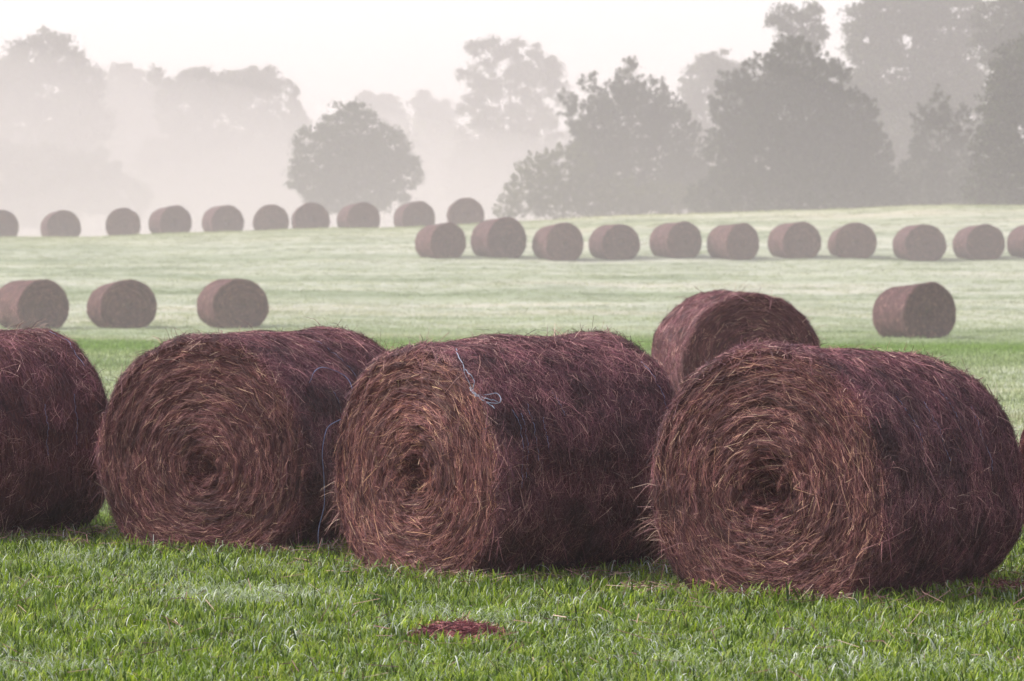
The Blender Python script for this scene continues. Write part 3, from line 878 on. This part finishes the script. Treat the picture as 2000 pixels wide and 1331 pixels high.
def tree(name, label, group, Y, lobes, seed, mode='leaf', leaf=.17, clump=.42, dens=1.0, cols=LEAF, trunk_x=None, trunk_r=.22, gaps=.35, shell=.35, skirt=False):
    r = np.random.default_rng(seed)
    if skirt:                      # undergrowth round the foot
        mx, wx = np.mean([l[0] for l in lobes]), np.ptp([l[0] for l in lobes]) * .5 + 30
        lobes = lobes + [(mx - wx * .5, 330, wx * .6, 60), (mx + wx * .5, 335, wx * .6, 60), (mx, 390, wx * 1.1, 60)]
    lob = [(px(x, Y), pz(y, Y), rx * Y / F, rz * Y / F) for x, y, rx, rz in lobes]
    bx = px(trunk_x, Y) if trunk_x is not None else float(np.mean([l[0] for l in lob]))
    bz = tz(bx, Y) - .1
    root = empty(name, (bx, Y, bz))
    tag(root, label, 'tree' if 'bush' not in name else 'bush', group)
    C, D, limbs = [], [], []
    for (lx, lz, rx, rz) in lob:
        ry = (rx + rz) * .5
        oy = r.uniform(-.35, .35) * ry
        area = rx * rz * math.pi
        nc = max(6, int(dens * 3.4 * area / (clump * clump * math.pi)))
        u = norm(r.normal(0, 1, (nc, 3)))
        rad = shell + (1 - shell) * r.random((nc, 1)) ** .45
        rad *= 1 + .16 * np.array([mnoise.noise((float(a[0] * 2 + seed), float(a[1] * 2), float(a[2] * 2))) for a in u])[:, None]
        c = np.array([lx, oy, lz]) + u * rad * np.array([rx, ry, rz])
        g = np.array([mnoise.noise((float(q[0] * .9 / clump * .42 + seed), float(q[1] * .5), float(q[2] * .9 / clump * .42))) for q in c])
        c, u = c[g > -1 + gaps * 2 * .85], u[g > -1 + gaps * 2 * .85]
        nl = 62
        if mode == 'leaf':
            P = c[:, None] + r.normal(0, 1, (len(c), nl, 3)) * np.array([1, 1, .62]) * clump * .55 * r.uniform(.5, 1.2, (len(c), 1, 1))
            dd = r.normal(0, 1, P.shape) + np.array([0, 0, -.4])
        else:
            dirn = norm(u * np.array([1, 1, .5]) + np.array([0, 0, .55]) + r.normal(0, .28, u.shape))
            ll = clump * r.uniform(.5, 1.5, (len(c), 1, 1))
            t = r.random((len(c), nl, 1))
            P = c[:, None] + dirn[:, None] * t * ll + r.normal(0, 1, (len(c), nl, 3)) * clump * .42 * (1.1 - t)
            dd = dirn[:, None] + r.normal(0, .6, P.shape)
        C.append(P.reshape(-1, 3)); D.append(dd.reshape(-1, 3))
        limbs.append((lx, oy, lz))
    C = np.vstack(C); D = np.vstack(D)
    C[:, 0] -= bx; C[:, 2] -= bz
    ok = C[:, 2] > .05
    asp = .6 if mode == 'leaf' else .38
    leaf *= .72
    me = leaves('crown', C[ok], D[ok], leaf, leaf * asp * 1.25, cols, seed)
    obj('crown', me, root)
    top = max(l[2] for l in limbs) - bz
    paths, rads = [], []
    tt = np.linspace(0, 1, 9)
    xm = float(np.mean([l[0] for l in limbs])) - bx
    trunk = np.stack([xm * tt ** 2 * .7 + .12 * np.sin(tt * 5 + seed), .1 * np.sin(tt * 4), tt * top * .85], -1)
    V = [tube_mesh('t', [trunk], trunk_r * (1.25 - tt * 1.05), M_bark, 7)]
    for (lx, oy, lz) in limbs:
        e = np.array([lx - bx, oy, lz - bz])
        k = float(np.clip(e[2] / max(top, .1) * .55, .12, .75))
        s = np.array([np.interp(k, tt, trunk[:, 0]), np.interp(k, tt, trunk[:, 1]), np.interp(k, tt, trunk[:, 2])])
        q = np.linspace(0, 1, 6)[:, None]
        pth = s * (1 - q) + e * q
        pth[:, 2] += np.sin(q[:, 0] * math.pi) * .12 * np.linalg.norm(e - s)
        paths.append(pth)
    obj('trunk', V[0], root)
    obj('limb', tube_mesh('limb', paths, np.linspace(trunk_r * .3, trunk_r * .05, 6), M_bark, 5), root)
    return root

G = 'misty trees beyond the crest'
tree('broadleaf_tree', 'round-crowned lone tree rising behind the crest bales', G, 262,
     [(690, 255, 62, 55), (630, 300, 58, 58), (745, 300, 66, 62), (690, 320, 80, 62), (612, 362, 48, 36), (775, 338, 48, 40), (700, 375, 75, 40), (790, 310, 25, 25), (585, 335, 22, 25), (640, 395, 45, 28), (760, 385, 40, 28)],
     1, leaf=.2, clump=.36, dens=1.5, trunk_x=700, trunk_r=.26, gaps=.33)
tree('cedar_tree', 'loose wispy cedar with a thin pointed top, right of centre', G, 224,
     [(1228, 160, 26, 50), (1195, 200, 45, 42), (1270, 205, 50, 48), (1150, 235, 45, 45), (1310, 245, 42, 50), (1220, 265, 95, 70), (1330, 300, 45, 75), (1160, 300, 55, 60), (1265, 340, 115, 80), (1235, 230, 70, 60), (1200, 330, 90, 70), (1110, 205, 16, 22), (1150, 165, 12, 26)],
     2, 'spray', leaf=.15, clump=.27, dens=1.6, cols=LEAF, trunk_x=1235, trunk_r=.2, gaps=.26)
tree('bush', 'low yellowish bush at the left foot of the wispy cedar', G, 218,
     [(1055, 350, 58, 55), (1105, 345, 60, 62), (1030, 385, 48, 42), (1130, 395, 95, 45), (990, 408, 25, 22), (1200, 395, 90, 45), (1290, 400, 90, 42)],
     3, 'spray', leaf=.14, clump=.26, dens=1.6, cols=LEAF_Y, trunk_x=1100, trunk_r=.1, gaps=.25)
tree('cedar_tree', 'big dense dark cedar, the broadest tree on the right', G, 212,
     [(1550, 118, 48, 42), (1490, 160, 52, 48), (1610, 165, 50, 52), (1440, 210, 50, 52), (1550, 210, 95, 80), (1655, 235, 58, 58), (1420, 290, 42, 70), (1500, 300, 95, 80), (1620, 310, 105, 80), (1705, 310, 38, 50), (1430, 160, 30, 16), (1560, 385, 180, 55), (1530, 250, 110, 70), (1560, 330, 150, 70), (1640, 280, 80, 70), (1720, 380, 45, 45), (1400, 385, 60, 40)],
     4, 'spray', leaf=.16, clump=.27, dens=2.1, cols=LEAF, trunk_x=1560, trunk_r=.28, gaps=.05)
tree('cedar_tree', 'small spiky cedar between the big cedar and the dark right-edge tree', G, 214,
     [(1835, 205, 20, 34), (1805, 240, 26, 30), (1870, 245, 28, 34), (1830, 285, 52, 48), (1800, 340, 42, 50), (1870, 330, 55, 60), (1835, 390, 95, 42)],
     5, 'spray', leaf=.14, clump=.25, dens=1.5, cols=LEAF, trunk_x=1835, trunk_r=.15, gaps=.14)
tree('broadleaf_tree', 'dark nearest tree filling the right edge down to the grass', G, 206,
     [(1985, 150, 55, 70), (1955, 215, 50, 60), (2010, 250, 90, 90), (1945, 290, 45, 60), (1990, 350, 85, 70), (1930, 370, 45, 50), (2060, 150, 80, 120), (2090, 330, 90, 100)],
     6, leaf=.2, clump=.38, dens=1.7, trunk_x=2010, trunk_r=.3, gaps=.18)
tree('broadleaf_tree', 'grey tree leaning in at the upper right corner', G, 250,
     [(1960, 45, 52, 55), (1925, 95, 32, 35), (1985, 110, 55, 60), (2030, 40, 70, 90), (1990, -30, 60, 50), (2060, 150, 60, 120)],
     7, leaf=.22, clump=.42, dens=1.9, trunk_x=2040, trunk_r=.3, gaps=.15)
tree('broadleaf_tree', 'tall pale hazy tree running off the top, right of the big cedar', G, 285,
     [(1750, 20, 95, 60), (1700, 80, 55, 50), (1840, 40, 80, 80), (1740, 150, 85, 70), (1850, 160, 70, 80), (1790, -50, 100, 60), (1760, 240, 90, 80), (1880, 250, 70, 90), (1680, 215, 50, 60), (1780, 340, 130, 70)],
     8, leaf=.3, clump=.55, dens=2.3, trunk_x=1790, trunk_r=.4, gaps=.08, skirt=True)
tree('broadleaf_tree', 'small treetop peeping over the big cedar', G, 270,
     [(1540, 40, 36, 28), (1575, 30, 24, 20), (1598, 65, 18, 28), (1510, 45, 16, 12), (1560, 90, 45, 30), (1570, 160, 60, 50)],
     9, leaf=.27, clump=.45, dens=1.3, trunk_x=1565, trunk_r=.25, gaps=.28)
tree('broadleaf_tree', 'pale tree half hidden left of the big cedar', G, 330,
     [(1400, 128, 38, 30), (1365, 165, 34, 40), (1425, 165, 40, 50), (1345, 215, 25, 45), (1395, 240, 60, 60), (1380, 330, 70, 70)],
     10, leaf=.34, clump=.55, dens=1.4, trunk_x=1390, trunk_r=.3, gaps=.25, skirt=True)
tree('broadleaf_tree', 'tall lacy hazy tree in the middle with sky showing through', G, 395,
     [(950, 105, 38, 32), (995, 92, 30, 22), (1045, 125, 36, 36), (922, 140, 24, 30), (1080, 150, 24, 30), (950, 170, 32, 40), (1010, 160, 30, 45), (1060, 195, 42, 50), (925, 215, 34, 28), (980, 235, 50, 40), (1040, 260, 60, 45), (935, 265, 45, 40), (1000, 320, 95, 60)],
     11, leaf=.4, clump=.62, dens=1.15, trunk_x=1000, trunk_r=.4, gaps=.40, skirt=True)
tree('broadleaf_tree', 'big hazy tree dome at the far left', G, 355,
     [(100, 95, 42, 34), (55, 120, 42, 42), (130, 130, 50, 42), (20, 160, 48, 45), (90, 180, 90, 60), (170, 165, 34, 40), (-20, 200, 60, 60), (60, 270, 110, 80), (160, 250, 60, 70)],
     12, leaf=.38, clump=.62, dens=1.4, trunk_x=85, trunk_r=.45, gaps=.2, skirt=False)
tree('broadleaf_tree', 'faint rounded tree next right of the far-left dome', G, 450,
     [(238, 150, 28, 26), (265, 165, 25, 26), (245, 190, 50, 40), (285, 200, 25, 35), (255, 270, 70, 70), (205, 190, 35, 40), (200, 260, 60, 60), (300, 220, 35, 45)],
     13, leaf=.45, clump=.62, dens=1.5, trunk_x=250, trunk_r=.3, gaps=.25, skirt=True)
tree('broadleaf_tree', 'hazy left-hand tree with an uneven flat top', G, 380,
     [(390, 152, 30, 24), (355, 168, 24, 28), (325, 180, 24, 28), (415, 180, 26, 32), (370, 210, 70, 48), (380, 290, 80, 70), (303, 150, 8, 18)],
     14, leaf=.38, clump=.55, dens=1.6, trunk_x=375, trunk_r=.3, gaps=.22, skirt=True)
tree('broadleaf_tree', 'hazy square-topped tree left of the lone round tree', G, 390,
     [(480, 150, 30, 24), (520, 160, 30, 32), (450, 175, 26, 32), (495, 205, 58, 48), (500, 290, 75, 70)],
     15, leaf=.38, clump=.55, dens=1.6, trunk_x=495, trunk_r=.3, gaps=.22, skirt=True)
tree('cedar_tree', 'slim pointed hazy tree just left of the lone round tree', G, 380,
     [(571, 190, 9, 24), (574, 222, 16, 28), (580, 265, 26, 45), (595, 320, 40, 60)],
     16, 'spray', leaf=.4, clump=.45, dens=1.7, trunk_x=576, trunk_r=.2, gaps=.15, skirt=True)
tree('broadleaf_tree', 'very faint tree right behind the lone round tree', G, 500,
     [(728, 200, 26, 20), (760, 210, 26, 26), (745, 245, 55, 40), (750, 320, 70, 60)],
     17, leaf=.5, clump=.6, dens=1.6, trunk_x=745, trunk_r=.3, gaps=.25, skirt=True)
tree('broadleaf_tree', 'very faint narrow tree left of the tall lacy tree', G, 510,
     [(828, 200, 20, 20), (838, 235, 30, 35), (870, 225, 20, 26), (850, 310, 65, 65)],
     18, leaf=.5, clump=.6, dens=1.6, trunk_x=838, trunk_r=.3, gaps=.25, skirt=True)
tree('broadleaf_tree', 'ghostly low tree deep in the fog at the left', G, 440,
     [(150, 230, 45, 30), (200, 235, 40, 34), (170, 280, 75, 50), (190, 340, 80, 60)],
     19, leaf=.45, clump=.6, dens=1.6, trunk_x=175, trunk_r=.25, gaps=.2, skirt=True)

tree('bush', 'low bush filling the foot of the big dark cedar', G, 222,
     [(1420, 385, 60, 45), (1500, 375, 70, 45), (1590, 380, 75, 45), (1680, 375, 60, 45)], 23, leaf=.19, clump=.33, dens=1.5, trunk_x=1540, trunk_r=.08, gaps=.12)
tree('bush', 'low bush between the big cedar and the right-edge tree', G, 224,
     [(1745, 375, 50, 45), (1800, 365, 60, 50), (1880, 370, 60, 50), (1950, 375, 50, 45)], 24, leaf=.19, clump=.33, dens=1.5, trunk_x=1830, trunk_r=.08, gaps=.12)
tree('bush', 'low bush under the gap between the two cedars', G, 230,
     [(1300, 380, 55, 42), (1370, 370, 50, 50), (1340, 330, 40, 45)], 25, leaf=.19, clump=.33, dens=1.5, trunk_x=1345, trunk_r=.08, gaps=.12)

tree('bush', 'foggy low scrub at the foot of the far-left trees', G, 340,
     [(10, 345, 80, 70), (95, 350, 70, 70), (175, 355, 70, 60), (60, 400, 130, 45), (230, 385, 70, 50)], 26, leaf=.32, clump=.5, dens=1.6, trunk_x=100, trunk_r=.1, gaps=.15)

def woodland():
    """the far wood behind everything: one mass, no crown of it can be told apart"""
    r = np.random.default_rng(77)
    C = []
    for k in range(150):
        Y = r.uniform(640, 760); x = r.uniform(-450, 2450)
        X = px(x, Y); top = pz(r.uniform(255, 330), Y); b = tz(X, Y)
        n = 260
        u = norm(r.normal(0, 1, (n, 3))) * (r.random((n, 1)) ** .4)
        rx = r.uniform(4, 7)
        C.append(np.array([X, Y, (top + b) / 2]) + u * np.array([rx, rx, (top - b) / 2]))
    for k in range(120):                                  # undergrowth at the feet of the far trees
        Y = r.uniform(455, 520); x = r.uniform(-250, 1250)
        X = px(x, Y); top = pz(r.uniform(225, 300), Y); b = tz(X, Y)
        n = 420
        u = norm(r.normal(0, 1, (n, 3))) * (r.random((n, 1)) ** .4)
        rx = r.uniform(3, 5)
        C.append(np.array([X, Y, (top + b) / 2]) + u * np.array([rx, rx, (top - b) / 2]))
    C = np.vstack(C)
    o = obj('woodland', leaves('woodland', C, r.normal(0, 1, C.shape), 1.3, .9, LEAF, 5))
    tag(o, 'far woodland lost in the fog', kind='stuff')
woodland()


# ------------------------------------------------------------------ haze
def build_haze():
    x0, x1, y0, y1, z0, z1 = -640, 640, -90, 1230, -6.0, 27.0
    v = [(x, y, z) for z in (z0, z1) for x, y in ((x0, y0), (x1, y0), (x1, y1), (x0, y1))]
    f = [(3, 2, 1, 0), (4, 5, 6, 7), (0, 1, 5, 4), (1, 2, 6, 5), (2, 3, 7, 6), (3, 0, 4, 7)]
    m, nt, out = new_mat('haze')
    pv = nt.nodes.new('ShaderNodeVolumePrincipled')
    pv.inputs['Color'].default_value = (*HAZE_COLOR, 1)
    pv.inputs['Density'].default_value = HAZE_DENSITY
    pv.inputs['Anisotropy'].default_value = 0.0
    nt.links.new(pv.outputs[0], out.inputs['Volume'])
    o = obj('haze', mesh_np('haze', np.array(v, float), np.array(f), m))
    tag(o, 'pale morning haze filling the whole field', kind='stuff')
build_haze()

def fog_bank(x, y, z, rx, ry, up, density, label, rag=.12, seed=0, peak=1.6):
    """a low lens of thicker ground fog lying in the hollow behind the crest"""
    nu, nv = 64, 22
    V = []
    for j in range(nv + 1):
        q = j / nv
        for i in range(nu):
            t = 2 * math.pi * i / nu
            k = 1 + rag * (math.sin(3 * t + seed) + .6 * math.sin(5 * t + 2 * seed))
            V.append((x + rx * q * k * math.cos(t), y + ry * q * k * math.sin(t), z + up * ((1 - q) ** peak if peak > 1 else 1 - q * q)))
    top = len(V)
    V += [(p[0], p[1], z - (3.0 if up > 3 else .4) * (1 - (math.hypot((p[0] - x) / rx, (p[1] - y) / ry)) / 1.3)) for p in V[:nv * nu]]
    Fq = []
    I = lambda j, i: j * nu + i % nu
    J = lambda j, i: I(j, i) if j == nv else top + j * nu + i % nu
    for j in range(nv):
        for i in range(nu):
            Fq.append((I(j, i), I(j + 1, i), I(j + 1, i + 1), I(j, i + 1)))
            Fq.append((J(j, i), J(j, i + 1), J(j + 1, i + 1), J(j + 1, i)))
    m, nt, out = new_mat('fog')
    pv = nt.nodes.new('ShaderNodeVolumePrincipled')
    pv.inputs['Color'].default_value = (*FOG_COLOR, 1)
    pv.inputs['Density'].default_value = density
    pv.inputs['Anisotropy'].default_value = 0.0
    nt.links.new(pv.outputs[0], out.inputs['Volume'])
    o = obj('fog_bank', mesh_np('fog_bank', np.array(V), np.array(Fq), m))
    tag(o, label, kind='stuff')
fog_bank(-95, 330, -4, 330, 275, 40, .0025, 'wide layer of thin ground mist over the far field', rag=.03, peak=1)
fog_bank(5, 209, .5, 62, 26, 13, .008, 'low mist hanging along the crest at the feet of the trees', rag=.03, seed=4, peak=2.3)
fog_bank(-60, 315, -4, 190, 140, 28, .0018, 'bank of ground fog in the hollow behind the crest', seed=1)
fog_bank(-62, 318, -4.2, 170, 130, 25, .0085, 'low dense part of the fog in the hollow', seed=2)
